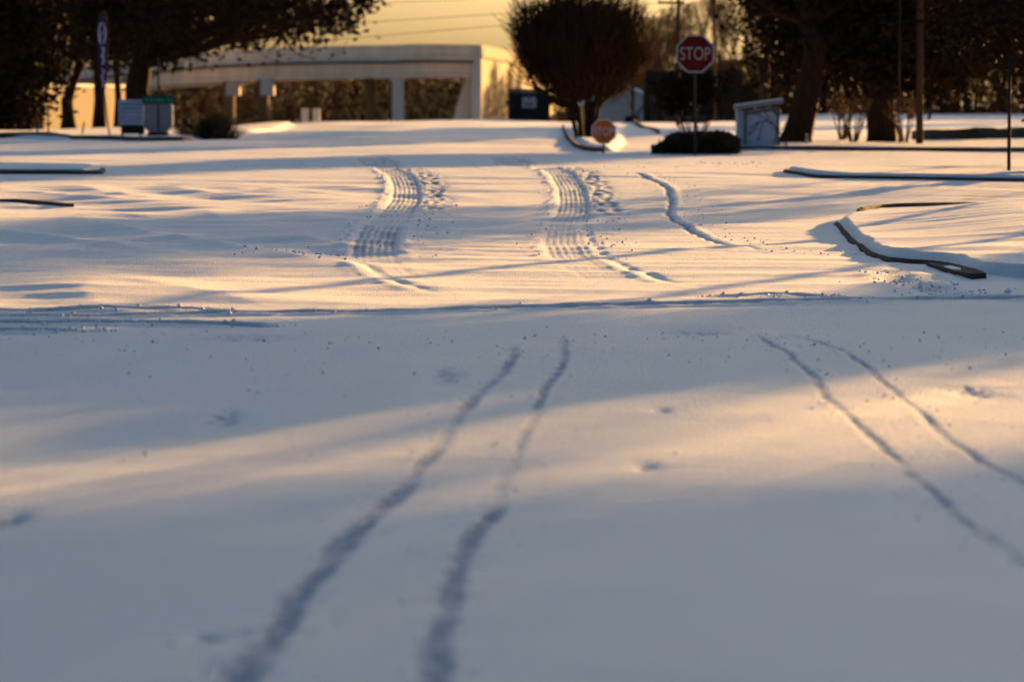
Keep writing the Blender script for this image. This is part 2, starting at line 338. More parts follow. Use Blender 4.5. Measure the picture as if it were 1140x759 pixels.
    for px, py, sx, sy, dp in [(250, 464, .05, .25, .03), (495, 420, .05, .3, .03), (232, 712, .03, .05, .03), (268, 706, .035, .05, .02), (233, 740, .02, .03, .02), (8, 572, .05, .18, .04),
                               (720, 510, .05, .15, .02), (1075, 432, .09, .2, .02), (780, 372, .12, .2, .025), (735, 455, .04, .12, .02), (1090, 437, .09, .2, .02), (270, 380, .2, .3, .015), (545, 567, .03, .06, .02)]:
        x0, y0 = gp(px, py); m = (abs(X - x0) < sx * 4) & (abs(Y - y0) < sy * 4)
        Z[m] += -.45 * dp * np.exp(-((X[m] - x0) / sx) ** 2 - ((Y[m] - y0) / sy) ** 2) * (1 + perlin(X[m] / .03, Y[m] / .06, 6))
        TRACK_SHADE[m] = np.maximum(TRACK_SHADE[m], np.clip(dp * 26 * np.exp(-((X[m] - x0) / sx) ** 2 - ((Y[m] - y0) / sy) ** 2) * (.6 + 2.2 * perlin(X[m] / .05, Y[m] / .12, 8)), 0, .8))
    return Z
def hz(x, y): return float(ground_height(np.array([float(x)]), np.array([float(y)]), False)[0])

def lines(*parts):
    out = []
    for a, b, st in parts: out.append(np.arange(a, b - st * .01, st))
    return np.concatenate(out)
def geo(a, b, n): return a * (b / a) ** (np.arange(1, n + 1) / n)
xs = np.concatenate([-geo(14, 420, 26)[::-1], lines((-14, -7, .14), (-7, -1.9, .032), (-1.9, 1.9, .0135), (1.9, 7, .032), (7, 14, .14)), [14.0], geo(14, 420, 26)])
ys = np.concatenate([lines((-60, 4, 4), (4, 7, .15), (7, 21, .03), (21, 60, .05), (60, 110, .12), (110, 200, .6)), [200.0], geo(200, 780, 30)])
XX, YY = np.meshgrid(xs, ys); ZZ = ground_height(XX.ravel(), YY.ravel())
nx, ny = len(xs), len(ys); i0 = (np.arange(ny - 1)[:, None] * nx + np.arange(nx - 1)[None]).ravel()
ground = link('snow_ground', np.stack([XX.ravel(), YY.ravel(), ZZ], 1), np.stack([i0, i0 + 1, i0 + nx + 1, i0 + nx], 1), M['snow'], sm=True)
at_ = ground.data.attributes.new('worn', 'FLOAT', 'POINT'); at_.data.foreach_set('value', TRACK_SHADE.astype(np.float32)); tag(ground, kind='structure')
gz_grid = ZZ.reshape(ny, nx)
def gz(x, y):                               # height of the built ground, ripples included
    i = np.clip(np.searchsorted(xs, x) - 1, 0, nx - 2); j = np.clip(np.searchsorted(ys, y) - 1, 0, ny - 2)
    u = (x - xs[i]) / (xs[i + 1] - xs[i]); v = (y - ys[j]) / (ys[j + 1] - ys[j])
    return (gz_grid[j, i] * (1 - u) + gz_grid[j, i + 1] * u) * (1 - v) + (gz_grid[j + 1, i] * (1 - u) + gz_grid[j + 1, i + 1] * u) * v

# kerbs: swept profile, road side to the left of the travel direction
def kerb(name, pix, h=.10, w=.05, n=6, base=0.0, ends=True):
    pts = catmull([gp(*p) for p in pix], n); V = []
    prof = [(-.015, -.15), (-.005, h - .02), (.012, h), (w, h), (w, -.15)]
    N = len(pts); GB = gz(pts[:, 0], pts[:, 1] - .12); pad = np.pad(GB, 6, mode='edge'); GB = np.array([np.median(pad[i:i + 13]) for i in range(N)])
    for i in range(N):
        d = pts[min(i + 1, N - 1)] - pts[max(i - 1, 0)]; d = d / np.linalg.norm(d); nrm = np.array([-d[1], d[0]])
        gb = GB[i] * .7 + .3 * float(gz(np.array([pts[i][0] - nrm[0] * .12]), np.array([pts[i][1] - nrm[1] * .12]))[0]); hh_ = .9 + .25 * float(perlin(np.array([pts[i][0] / .7]), np.array([pts[i][1] / 2.5]), 77)[0])
        for a, z in prof: V.append((pts[i][0] + nrm[0] * a, pts[i][1] + nrm[1] * a, gb + (z * hh_ if z > 0 else z)))
    k = len(prof)
    F = [(i * k + j, (i + 1) * k + j, (i + 1) * k + (j + 1) % k, i * k + (j + 1) % k) for i in range(N - 1) for j in range(k)]
    F += [tuple(range(k)), tuple(range((N - 1) * k, N * k))[::-1]]
    o = link(name, V, F, M['kerb']); tag(o, kind='structure'); return o
kerb('kerb', [(929, 250.5), (940, 261), (956, 276), (974, 290), (1000, 296), (1030, 298.5), (1056, 301)], h=.028, w=.03)
kerb('kerb', [(890, 202), (872, 204), (900, 207), (960, 209), (1140, 211), (1500, 213)], h=.045)
kerb('kerb', [(770, 165), (782, 168), (820, 167), (900, 167.6), (1000, 168.6), (1140, 169.6), (1500, 170)], h=.10)
kerb('kerb', [(626, 147), (634, 158), (645, 166), (668, 168.5)], h=.12)
kerb('kerb', [(-300, 202), (0, 203), (100, 203.5), (117, 202)], h=.07)
kerb('kerb', [(-30, 229.5), (0, 229), (30, 229.5), (72, 233)], h=.035, w=.10)
kerb('kerb', [(-400, 153), (0, 155), (90, 156.5), (188, 160), (215, 159)], h=.13)
kerb('kerb', [(706, 139), (712, 144), (733, 151)], h=.13)
kerb('kerb', [(1015, 157), (1080, 158.5), (1140, 158), (1300, 157)], h=.30, w=.5)

kerb('kerb', [(958, 243.8), (985, 241.2), (1020, 239.8), (1060, 239.2), (1110, 239.6)], h=.035, w=.04)
# storm drain mouth in the corner kerb: dark concrete apron and slot
def slab(outline, z0, z1):
    P_ = [gp(*p, z1) for p in outline]; n = len(P_); zo = float(np.mean(gz(np.array([p[0] for p in P_]), np.array([p[1] for p in P_]))))
    return MB().add([(x, y, z + zo) for z in (z0, z1) for x, y in P_], [tuple(range(n))[::-1], tuple(range(n, 2 * n))] + [(k, (k + 1) % n, n + (k + 1) % n, n + k) for k in range(n)])
dc = gp(1068, 303)
dr = thing('storm_drain', (dc[0], dc[1], 0), 'dark concrete storm drain inlet in the corner kerb', 'storm drain')
slab([(1030, 297.2), (1046, 301.5), (1062, 306.5), (1082, 309.8), (1098, 309.2), (1090, 305.2), (1074, 300.2), (1056, 296.6), (1040, 295.6)], -.15, .014).build('inlet_block', M['kerb'], dr)
slab([(1050, 299.6), (1060, 302.6), (1070, 303.6), (1069, 301.2), (1058, 298.6)], .014, .026).build('snow_cap', M['snow'], dr)
slab([(1076, 306.6), (1090, 308.0), (1087, 306.4), (1078, 305.2)], .014, .018).build('grate', M['black'], dr)

# snow clods thrown up along the tracks, and crumbs blown over the near crust
rng = np.random.RandomState(11)
def along(pts, n, spread, off=0.0):
    pts = np.asarray(pts); k = rng.randint(0, len(pts) - 1, n); t = rng.rand(n, 1); p = pts[k] * (1 - t) + pts[k + 1] * t
    d = pts[k + 1] - pts[k]; d /= np.linalg.norm(d, axis=1, keepdims=True) + 1e-9
    return p + np.stack([d[:, 1], -d[:, 0]], 1) * (off + rng.normal(size=(n, 1)) * spread)
P, Rr = [], []
def clods(p, lo, hi): P.append(p); Rr.append(lo + (hi - lo) * rng.rand(len(p)) ** 3)
for pts in (SLED_A, SLED_B, SLED_C, SLED_D): clods(along(pts, 90, .07), .002, .007)
for pts in CROSS: clods(along(pts, 170, .12), .004, .016)
for pts in (TYRE_L, TYRE_R): clods(along(pts[16:60], 130, .12, -.36), .005, .02); clods(along(pts[16:60], 50, .06, .26), .005, .018)
clods(along(TRAIL, 200, .16, -.22), .004, .016)
for px, py, sx, sy, n in [(60, 187, 2.0, 1.0, 60), (200, 188, 3, 1.0, 80), (300, 190, 2.5, 1.0, 50), (470, 182, 2, 1, 40), (690, 196, 2, 1.0, 40), (810, 183, .5, .8, 60), (1020, 318, .45, .8, 20), (330, 285, .25, .5, 25), (1050, 190, 2, 1, 40)]:
    x0, y0 = gp(px, py); clods(np.stack([x0 + rng.normal(size=n) * sx, y0 + rng.normal(size=n) * sy], 1), .008, .024)
P2 = np.concatenate(P); R2 = np.concatenate(Rr)
V, F = blob_arrays(np.stack([P2[:, 0], P2[:, 1], gz(P2[:, 0], P2[:, 1]) + R2 * .3], 1), R2, rng)
tag(link('snow_clods', V, F, M['clod']), kind='stuff')
P, Rr = [], []
for py, n in [(372, 70), (380, 90), (388, 80), (396, 60), (406, 40), (420, 30), (440, 20), (465, 14), (500, 8)]:
    q = np.array([gp(x, y) for x, y in zip(rng.uniform(-60, 1200, n), py + rng.normal(size=n) * 5)]); clods(q[::3], .003, .009); clods(q[1::3], .0015, .005)
P2 = np.concatenate(P); R2 = np.concatenate(Rr)
V, F = blob_arrays(np.stack([P2[:, 0], P2[:, 1], gz(P2[:, 0], P2[:, 1]) + R2 * .4], 1), R2, rng)
tag(link('snow_crumbs', V, F, M['crust']), kind='stuff')

# ------------------------------------------------------------------ overpass
ZT = at(440, 49.5, 432).z; ZG = -3.2
ov = thing('overpass', (at(440, 100, 432).x, 432, ZG), 'long curved concrete highway overpass behind the snowy road', 'overpass')
plan = [(-60, 640), (60, 570), (170, 508), (300, 456), (440, 432), (527, 431.6)]
plan = [np.array([(p - CX) / FPX * D, D]) for p, D in plan]
plan = [p for p in catmull(plan, 6)]
corner = plan[-1]
back = [corner + np.array([.62, 0.3]) + (np.array([(640 - CX) / FPX * 700, 700]) - corner) * t for t in np.linspace(0, 1, 8)]
DROP = lambda p: -.0009 * max(0, -22 - p[0]) ** 2 - (.00055 * max(0, p[0] + 14) ** 2 if p[1] < 431.9 and p[0] < -4 else .09 + .0000135 * (p[1] - 431) ** 2)
def sweep(name, pts, prof, m, parent, z_arch=False):      # prof: (offset behind the face, z)
    V = []; N = len(pts); k = len(prof)
    for i in range(N):
        d = pts[min(i + 1, N - 1)] - pts[max(i - 1, 0)]; d = d / np.linalg.norm(d); nrm = np.array([-d[1], d[0]])
        dz = DROP(pts[i]) if z_arch else 0.0
        for a, z in prof: V.append((pts[i][0] + nrm[0] * a, pts[i][1] + nrm[1] * a, z + (dz if z > 0 else 0)))
    F = [(i * k + j, (i + 1) * k + j, (i + 1) * k + (j + 1) % k, i * k + (j + 1) % k) for i in range(N - 1) for j in range(k)]
    F += [tuple(range(k)), tuple(range((N - 1) * k, N * k))[::-1]]
    return link(name, V, F, m, parent)
zb = ZT - 1.35; zg = at(440, 86, 432).z
sweep('barrier', plan, [(-.5, zb), (-.42, ZT - .5), (-.2, ZT - .12), (-.28, ZT), (.3, ZT), (.3, zb)], M['concrete'], ov, True)
sweep('deck', plan, [(-.75, zb - .35), (-.75, zb), (9, zb), (9, zb - .35)], M['pier'], ov, True)
sweep('girder', plan, [(.1, zg), (.1, zg + .28), (.32, zg + .42), (.32, zb - .36), (.9, zb - .36), (.9, zg)], M['concrete'], ov, True)
sweep('girder', plan, [(6.4, zg), (6.4, zb - .36), (7.2, zb - .36), (7.2, zg)], M['concrete'], ov, True)
sweep('expansion_joint', plan, [(-.1, zb - .62), (-.1, zb - .36), (.33, zb - .36), (.33, zb - .62)], M['bark'], ov, True)  # dark strip standing in for the shadow line under the deck edge
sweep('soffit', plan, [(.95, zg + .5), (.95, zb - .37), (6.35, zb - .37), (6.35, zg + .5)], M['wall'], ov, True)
for px, cap in ((443.5, 0), (300, 1), (262, 2)):
    D = float(np.interp(px, [60, 170, 300, 440, 527], [570, 508, 456, 432, 431.6])) + (1.2 if not cap else 3.4)
    x = (px - CX) / FPX * D; wd = 13 / FPX * D
    if cap == 0:
        MB().box((x, D, (ZG + zg - .4) / 2 - .6), (wd, 1.4, zg - .4 - ZG + 1.2), 0, .15).build('column', M['pier'], ov)
        MB().box((x, D, zg - .215), (wd * 1.35, 1.7, .41), 0, .1).build('pier_cap', M['pier'], ov)
    else:
        MB().box((x, D - 2.4, zg - 1.0), (wd * 1.15, 2.2, 1.95), 0, .1).build('pier_cap', M['pier'], ov)
        MB().box((x - wd * .8, D + 6, (ZG + zg) / 2 - .5), (wd, 1.3, zg - ZG + 1), 0, .15).build('column', M['wall'], ov)
for px in (413,):
    D = 447; MB().box(((px - CX) / FPX * D, D, (ZG + zg - .4) / 2), (1.25, 1.3, zg - .4 - ZG + 1), 0, .15).build('column', M['wall'], ov)
# end wall, wing wall and sloped berm at the near abutment
sweep('barrier', back, [(-.4, zb), (-.3, ZT), (.3, ZT), (.3, zb)], M['wall2'], ov, True)  # shade of the ramp barrier put into its colour by darker concrete
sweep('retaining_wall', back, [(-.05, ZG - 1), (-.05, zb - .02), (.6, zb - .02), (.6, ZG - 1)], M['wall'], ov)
c = corner; MB().box((c[0] + .33, c[1] + .42, (ZG + ZT) / 2 - .5), (1.1, 1.0, ZT - ZG + .86), 0, .08).build('end_pilaster', M['pier'], ov)
xb = c[0]; MB().add([(xb - 3.0, c[1] + 1.5, ZG - .6), (xb - .2, c[1] + 1.5, ZG - .6), (xb - .2, c[1] + 1.5, zg), (xb - .9, c[1] + 1.5, zg),
                     (xb - 3.0, c[1] + 9, ZG - .6), (xb - .2, c[1] + 9, ZG - .6), (xb - .2, c[1] + 9, zg), (xb - .9, c[1] + 9, zg)],
                    [(0, 1, 2, 3), (7, 6, 5, 4), (0, 3, 7, 4), (3, 2, 6, 7), (1, 5, 6, 2), (0, 4, 5, 1)]).build('slope_paving', M['concrete'], ov)
# sunlit flank wall under the far left end
a0 = np.array([(50 - CX) / FPX * 285, 285.0]); dv = np.array([math.sin(R(5)), math.cos(R(5))])
fw = [a0 + dv * t for t in (0, 8, 16, 24, 32)]
r0 = thing('retaining_wall', (fw[0][0], fw[0][1], ZG), 'sunlit tan concrete wall seen between the dark trunks', 'wall')
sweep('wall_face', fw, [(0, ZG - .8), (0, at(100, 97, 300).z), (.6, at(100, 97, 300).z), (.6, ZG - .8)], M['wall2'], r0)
sweep('coping', fw, [(-.12, at(100, 97, 300).z + .003), (-.12, at(100, 94, 300).z), (.7, at(100, 94, 300).z), (.7, at(100, 97, 300).z + .003)], M['pier'], r0)

# ------------------------------------------------------------------ trees and plants
def grow(rnd, p, d, L, r, depth, segs, tips, kink=.25, up=.12, split=(2, 3), shrink=.72, spread=.6):
    n = 3
    for i in range(n):
        d = (d + Vector((rnd.gauss(0, kink), rnd.gauss(0, kink), rnd.gauss(0, kink * .6) + up)) * .5).normalized()
        q = p + d * (L / n); r1 = r * (1 - .12)
        segs.append((tuple(p), tuple(q), r, r1)); p, r = q, r1
        if depth > 0 and i < n - 1 and rnd.random() < .45:
            dd = (d + Vector((rnd.gauss(0, spread), rnd.gauss(0, spread), rnd.gauss(0, spread * .5) + up))).normalized()
            grow(rnd, p, dd, L * shrink * .8, r * .55, depth - 1, segs, tips, kink, up, split, shrink, spread)
    if depth == 0: tips.append(p); return
    for _ in range(rnd.randint(*split)):
        dd = (d + Vector((rnd.gauss(0, spread), rnd.gauss(0, spread), rnd.gauss(0, spread * .5) + up))).normalized()
        grow(rnd, p, dd, L * shrink, r * .66, depth - 1, segs, tips, kink, up, split, shrink, spread)

def leafy_tree(name, label, cat, base, trunk, limbs, clumps, per=70, leaf=.12, sig=.45, seed=1, group=None, lmat='leaf'):
    """trunk: list of (point, radius); limbs: crown targets; clumps: centres of leaf masses"""
    rnd = random.Random(seed); rg = np.random.RandomState(seed)
    root = thing(name, base, label, cat, group)
    MB().tube([p for p, r in trunk], [r for p, r in trunk], 10).build('trunk', M['bark'], root, True)
    top = Vector(trunk[-1][0]); segs, tips = [], []
    for t in limbs:
        t = Vector(t); d = (t - top); L = d.length; st = top.copy()
        grow(rnd, st, d.normalized(), L * .55, trunk[-1][1] * .6, 3, segs, tips, .22, .05)
    V, F = seg_arrays(segs, 5); link('limbs', V, F, M['bark'], root)
    C = np.array(clumps); idx = np.repeat(np.arange(len(C)), per)
    pts = C[idx] + rg.normal(size=(len(idx), 3)) * np.array([sig, sig, sig * .7]) * (.6 + .8 * rg.rand(len(C))[idx][:, None])
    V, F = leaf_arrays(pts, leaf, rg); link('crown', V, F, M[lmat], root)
    return root
def fill(n, c, rad, seed, zmin=None, shell=0):
    rg = np.random.RandomState(seed); out = []
    while len(out) < n:
        v = rg.uniform(-1, 1, 3)
        if (np.abs(v) ** 3.2).sum() > 1: continue
        p = np.array(c) + v * np.array(rad)
        if zmin is None or p[2] > zmin(p[0], p[1]): out.append(p)
    return out
def taper(pts, r0, r1):
    n = len(pts); return [(p, (r0 * 1.5 if i == 0 else r0 + (r1 - r0) * i / (n - 1))) for i, p in enumerate(pts)]

# left group
D = 150; b = at(154, 140, D); b.z = hz(b.x, D)
lowz = lambda x, y: float(np.interp(x, [-20, -15, -12.5, -10.5, -8, -6.3, -5.4], [2.6, 2.6, 2.55, 2.9, 3.15, 3.4, 4.4])) + .3
cl = fill(300, (-11.5, D, 6.2), (6.3, 4, 4.2), 3, lowz, .1)
cl = [p for p in cl if p[0] < -5.5 - max(0, (p[2] - 4.8)) * .2]
leafy_tree('oak_tree', 'massive dark oak with thick trunk and crown hanging over the overpass', 'tree', b,
           taper([b + Vector((0, 0, -.2)), b + Vector((.02, 0, .8)), b + Vector((-.05, 0, 1.7)), b + Vector((.1, 0, 2.6))], .52, .42),
           [(-15, D, 5), (-12.5, D - 1, 6), (-9, D, 5.5), (-7.6, D + .5, 4.6), (-10.5, D + 1, 7), (-14, D + 1, 6.5), (-13.5, D + 1, 3.4), (-8.6, D - 1, 4)], cl, 110, .17, .55, 4)
D = 158; b = at(76, 139, D); b.z = hz(b.x, D)
cl = fill(230, (-17.8, D, 6.0), (5, 3, 4.2), 5, lambda x, y: 2.0 if x < -18.3 else 2.55, .05)
leafy_tree('oak_tree', 'dark oak with forked slim trunk left of the feather flag', 'tree', b,
           taper([b + Vector((0, 0, -.2)), b + Vector((.0, 0, .7)), b + Vector((-.05, 0, 1.3)), b + Vector((.15, 0, 2.0)), b + Vector((.5, 0, 2.8))], .27, .2),
           [(-20, D, 5), (-16, D, 5), (-17, D, 6.5), (-18.5, D + 1, 3.2), (-16, D, 3.2)], cl, 110, .17, .55, 6)
for px, w, sd, lab in ((110, .2, 21, 'slim dark tree trunk directly behind the feather flag'), (131, .13, 22, 'thinnest dark tree trunk just left of the massive oak')):
    D = 145; b = at(px, 141, D); b.z = hz(b.x, D)
    leafy_tree('oak_tree', lab, 'tree', b, taper([b + Vector((0, 0, -.2)), b + Vector((.03, 0, 1.2)), b + Vector((-.02, 0, 2.4)), b + Vector((.05, 0, 3.4))], w, w * .8),
               [(b.x - 1, D, 5), (b.x + 1, D, 5.2), (b.x, D + 1, 5.6)], fill(50, (b.x, D, 5.2), (1.6, 1.5, 2.0), sd, None, .1), 90, .16, .5, sd)
# black thicket at the left edge
D = 125; b = at(10, 146, D); b.z = hz(b.x, D)
cl = fill(330, (-17.3, D, 3.2), (2.9, 2.0, 3.6), 8, lambda x, y: .1 if x < -15.2 else 1.0, .0)
leafy_tree('evergreen_tree', 'black evergreen filling the left edge down to the snow', 'tree', b,
           taper([b + Vector((0, 0, -.2)), b + Vector((0, 0, 1.5)), b + Vector((.1, 0, 3))], .2, .15), [(-18.5, D, 4), (-17.0, D, 4.5), (-18, D, 5)], cl, 130, .15, .40, 9)
# round vase-shaped tree on the kerbed island
D = 108; b = at(652, 154, D); b.z = hz(b.x, D) 
rnd = random.Random(31); segs, tips = [], []
root = thing('vase_tree', b, 'round dark bare tree with many upright stems on the kerbed island', 'tree')
cc = Vector(((645 - CX) / FPX * D, D, 2.38))
for i in range(19):
    a = rnd.uniform(0, 6.28); o = Vector((math.cos(a), math.sin(a), 0)) * rnd.uniform(.08, .32)
    p0 = b + o * .8 + Vector((0, 0, -.1)); p1 = b + o * 1.3 + Vector((-.05, 0, .7)); tgt = cc + Vector((math.cos(a) * 1.1, math.sin(a) * 1.0, rnd.uniform(-1.2, .2)))
    segs += [(tuple(p0), tuple(p1), .058, .05), (tuple(p1), tuple((p1 + tgt) / 2 + o * .4), .05, .04)]
    grow(rnd, (p1 + tgt) / 2 + o * .4, (tgt - p1).normalized(), .75, .045, 2, segs, tips, .2, .12, (2, 3), .75, .5)
V, F = seg_arrays([s for s in segs], 5); link('trunk', V, F, M['bark'], root)
rg = np.random.RandomState(33); n = 14500
v = rg.normal(size=(n, 3)); v /= (np.abs(v) ** 2.15).sum(1, keepdims=True) ** (1 / 2.15); k = rg.rand(n, 1) ** .5
lob = 1 + .36 * perlin(v[:, 0] * 2.3 + 5, v[:, 2] * 2.3 + v[:, 1], 51)[:, None] + .16 * perlin(v[:, 0] * 6 + 5, v[:, 2] * 6 + v[:, 1] * 3, 52)[:, None]
C = np.array(cc) + v * k * lob * np.array([1.90, 1.7, 1.42]); ztop = C[:, 2]
dx = C[:, 0] - b.x; keep = C[:, 2] > .62 + .6 * np.abs(dx) ** 1.6 + .10 * rg.normal(size=n); C, v, k = C[keep], v[keep], k[keep]; n = len(C)
dirs = (C - np.array([b.x, D, .6])); dirs /= np.linalg.norm(dirs, axis=1, keepdims=True); dirs += rg.normal(size=(n, 3)) * .28; dirs[:, 2] += .25; dirs /= np.linalg.norm(dirs, axis=1, keepdims=True)
L = .16 + .62 * rg.rand(n, 1) ** 2; tw = [(tuple(C[i]), tuple(C[i] + dirs[i] * L[i]), .012, .005) for i in range(n)]
V, F = seg_arrays(tw, 3)
V2, F2 = leaf_arrays(C[k[:, 0] < .82][:4200], .10, rg)
o1 = link('crown', np.concatenate([V, V2]), np.concatenate([F, F2 + len(V)]), M['darktwig'], root)

# bare brown trees behind the stop sign
def bare_tree(label, base, h, r, seed, depth=5, m='twig', group='bare brown trees behind the stop signs', n0=3, spread=.42, up=.3):
    rnd = random.Random(seed); segs, tips = [], []; root = thing('bare_tree', base, label, 'tree', group)
    p = Vector(base) + Vector((0, 0, -.15))
    MB().tube([p, p + Vector((rnd.uniform(-.1, .1), 0, h * .1)), p + Vector((rnd.uniform(-.15, .15), 0, h * .2))], [r * 1.3, r, r * .9], 7).build('trunk', M[m], root, True)
    top = p + Vector((0, 0, h * .19))
    for i in range(n0):
        d = Vector((rnd.gauss(0, .45), rnd.gauss(0, .45), 1)).normalized(); grow(rnd, top, d, h * .26, r * .7, depth, segs, tips, .2, up, (2, 3), .76, spread)
    segs = [(a, c, max(r0, .011), max(r1, .009)) for a, c, r0, r1 in segs]
    V, F = seg_arrays(segs, 3); link('crown', V, F, M[m], root); return root
for px, D, h, sd, lab in [(705, 205, 6.2, 1, 'tall bare brown tree just right of the round dark tree'), (738, 215, 7.0, 2, 'bare brown tree between the round tree and the stop sign'),
                          (772, 225, 8.0, 3, 'bare brown tree right behind the stop sign'), (812, 210, 7.0, 4, 'bare brown tree between the stop sign and the dark pole'),
                          (846, 205, 7.0, 5, 'bare brown tree behind the white notice board'), (728, 240, 7.5, 6, 'pale bare tree above the snowy shed roof')]:
    b = at(px, 133, D); b.z = hz(b.x, D); bare_tree(lab, b, h, .12, sd)
# distant woods on the right and behind the overpass
rg = np.random.RandomState(44)
hf = lambda x: float(np.interp(x, [0, 13, 17.5, 21], [1, .46, .5, 1])) if x > 0 else 1.0
def woods(name, x0, x1, y0, y1, h0, h1, n, nl, m1, leafm, zb, seed, lsz=.2):
    rg = np.random.RandomState(seed); segs = []
    for i in range(n):
        x = rg.uniform(x0, x1); y = rg.uniform(y0, y1); h = rg.uniform(h0, h1) * hf(x); r = rg.uniform(.03, .12)
        p = np.array([x, y, zb]); q = p + np.array([rg.normal() * .3, rg.normal() * .3, h * .5]); e = q + np.array([rg.normal() * .5, 0, h * .5])
        segs += [(tuple(p), tuple(q), r, r * .7), (tuple(q), tuple(e), r * .7, .02)]
        for j in range(9):
            t = rg.uniform(.2, 1); s = p + (e - p) * t; segs.append((tuple(s), tuple(s + np.array([rg.normal() * .5, rg.normal() * .4, rg.uniform(.2, 1.1)])), .025, .01))
    V, F = seg_arrays(segs, 4)
    C = np.stack([rg.uniform(x0, x1, nl), rg.uniform(y0, y1, nl), zb + (h1 * .92) * rg.rand(nl) ** 1.15], 1); C[:, 2] = zb + (C[:, 2] - zb) * np.array([hf(x) for x in C[:, 0]])
    C = C[rg.rand(nl) < .72 + .7 * perlin(C[:, 0] / 2.2, C[:, 2] / 1.8 + C[:, 1], seed)]
    V2, F2 = leaf_arrays(C, lsz, rg, 1.5)
    o = link(name, np.concatenate([V, V2]), np.concatenate([F, F2 + len(V)]), M[m1]); o.data.materials.append(M[leafm])
    mi = np.zeros(len(F) + len(F2), np.int32); mi[len(F):] = 1; o.data.polygons.foreach_set('material_index', mi); tag(o, kind='stuff'); return o
woods('distant_woods', 12.5, 60, 246, 275, 5, 8.5, 420, 80000, 'darktwig', 'dryleaf', -.1, 45)
woods('distant_woods', -75, 0, 560, 600, 5, 9, 200, 50000, 'darktwig', 'dryleaf', ZG - .2, 46, .4)

# the dark trees on the right
D = 93; b = at(886, 164, D); b.z = hz(b.x, D)
P_ = lambda px, py, D=D: at(px, py, D)
zr = lambda x, y: 1.75 + .12 * math.sin(x * 3.1)
tr = [(P_(884, 170), .50), (P_(888, 150), .36), (P_(896, 120), .30), (P_(903, 85), .29), (P_(908, 55), .27), (P_(900, 25), .24)]
cl = fill(140, (8.1, D + .8, 4.6), (1.8, 2.0, 2.9), 12, lambda x, y: 3.0 - max(0, x - 6.6) * .9, .05)
leafy_tree('oak_tree', 'leaning thick dark tree just right of the white notice board', 'tree', b, tr,
           [(5.6, D, 3.4), (6.3, D, 5), (7.6, D, 5.2), (8.6, D, 4), (9, D, 5), (6.6, D, 6)], cl, 100, .12, .42, 13)
b = at(981, 165, 95); b.z = hz(b.x, 95)
tr = [(at(981, 172, 95), .42), (at(982, 150, 95), .36), (at(980, 120, 95), .34), (at(983, 90, 95), .34), (at(986, 60, 95), .32)]
cl = fill(420, (9.8, 96, 4.0), (3.9, 2.6, 3.0), 14, lambda x, y: 1.5 + .25 * math.sin(x * 4) + .3 * max(0, x - 10.5), .0)
leafy_tree('oak_tree', 'stout dark tree with straight trunk beside the brown pole', 'tree', b, tr,
           [(7.6, 95, 3.4), (8.6, 95, 4.6), (10, 95, 5), (11.2, 95, 4), (11.8, 95, 3.2), (9.4, 96, 6)], cl, 110, .12, .42, 15)
D = 57; b = Vector((9.4, D, 0)); b.z = hz(b.x, D)
low3 = lambda x, y: float(np.interp(x, [5.8, 6.4, 6.9, 7.3, 8.5, 11], [2.4, 1.75, 1.35, 1.15, 1.25, 1.5])) + .05
cl = fill(230, (9.0, D, 3.3), (2.9, 1.8, 2.5), 16, low3, .0)
leafy_tree('oak_tree', 'drooping dark evergreen at the right edge above the thin black post', 'tree', b,
           taper([b + Vector((0, 0, -.2)), b + Vector((0, 0, 1.0)), b + Vector((-.1, 0, 2.0))], .26, .2),
           [(7.4, D, 2.2), (8.2, D, 3.4), (9.2, D, 4), (10.5, D, 3.4), (11, D, 2.6)], cl, 95, .06, .24, 17)
# evergreens added further right, outside the frame, to shade the near field
def shade_tree(label, x, y, h, w, zlow, seed, tau=4.2, gap=True, lw=.85):
    n = int(tau * 2 * w * (h - zlow) / (.0075 if y < 150 else .04))
    b = Vector((x, y, hz(x, y))); rg = np.random.RandomState(seed)
    root = thing('evergreen_tree', b, label, 'tree', 'evergreens right of the road' if y < 150 else 'far evergreens by the overpass' if y > 300 else 'evergreens beyond the parking lot')
    MB().tube([b + Vector((0, 0, -.2)), b + Vector((0, 0, h * .4)), b + Vector((.05, 0, h * .85))], [.13, .10, .04], 10).build('trunk', M['bark'], root, True)
    segs = []
    for i in range(46):
        z = rg.uniform(zlow + .15, h * .85); a = rg.rand() * 6.28; p = np.array([x, y, z]); q = p + np.array([math.cos(a) * w * .9, math.sin(a) * .7, rg.uniform(.0, .25)])
        segs.append((tuple(p), tuple(q), .03, .012))
    V, F = seg_arrays(segs, 5); link('limbs', V, F, M['bark'], root)
    v = rg.uniform(-1, 1, (n * 2, 3)); v = v[(np.abs(v) ** 3).sum(1) < 1][:n]
    C = np.array([x, y, (h + zlow) / 2]) + v * np.array([w, lw, (h - zlow) / 2]); C += rg.normal(size=C.shape) * .05
    zc = 3.70 - .12 * (C[:, 0] - 12.5) + .10 * np.sin(C[:, 0] * 2.3)
    if gap: C = C[np.abs(C[:, 2] - zc) > GAP * (.8 + .5 * perlin(C[:, 0] / .9, C[:, 1] / .9, 4))]  # gap cut in the crowns so a band of sun reaches the snow
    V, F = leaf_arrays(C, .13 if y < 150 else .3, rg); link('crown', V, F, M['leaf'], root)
GAP = .24
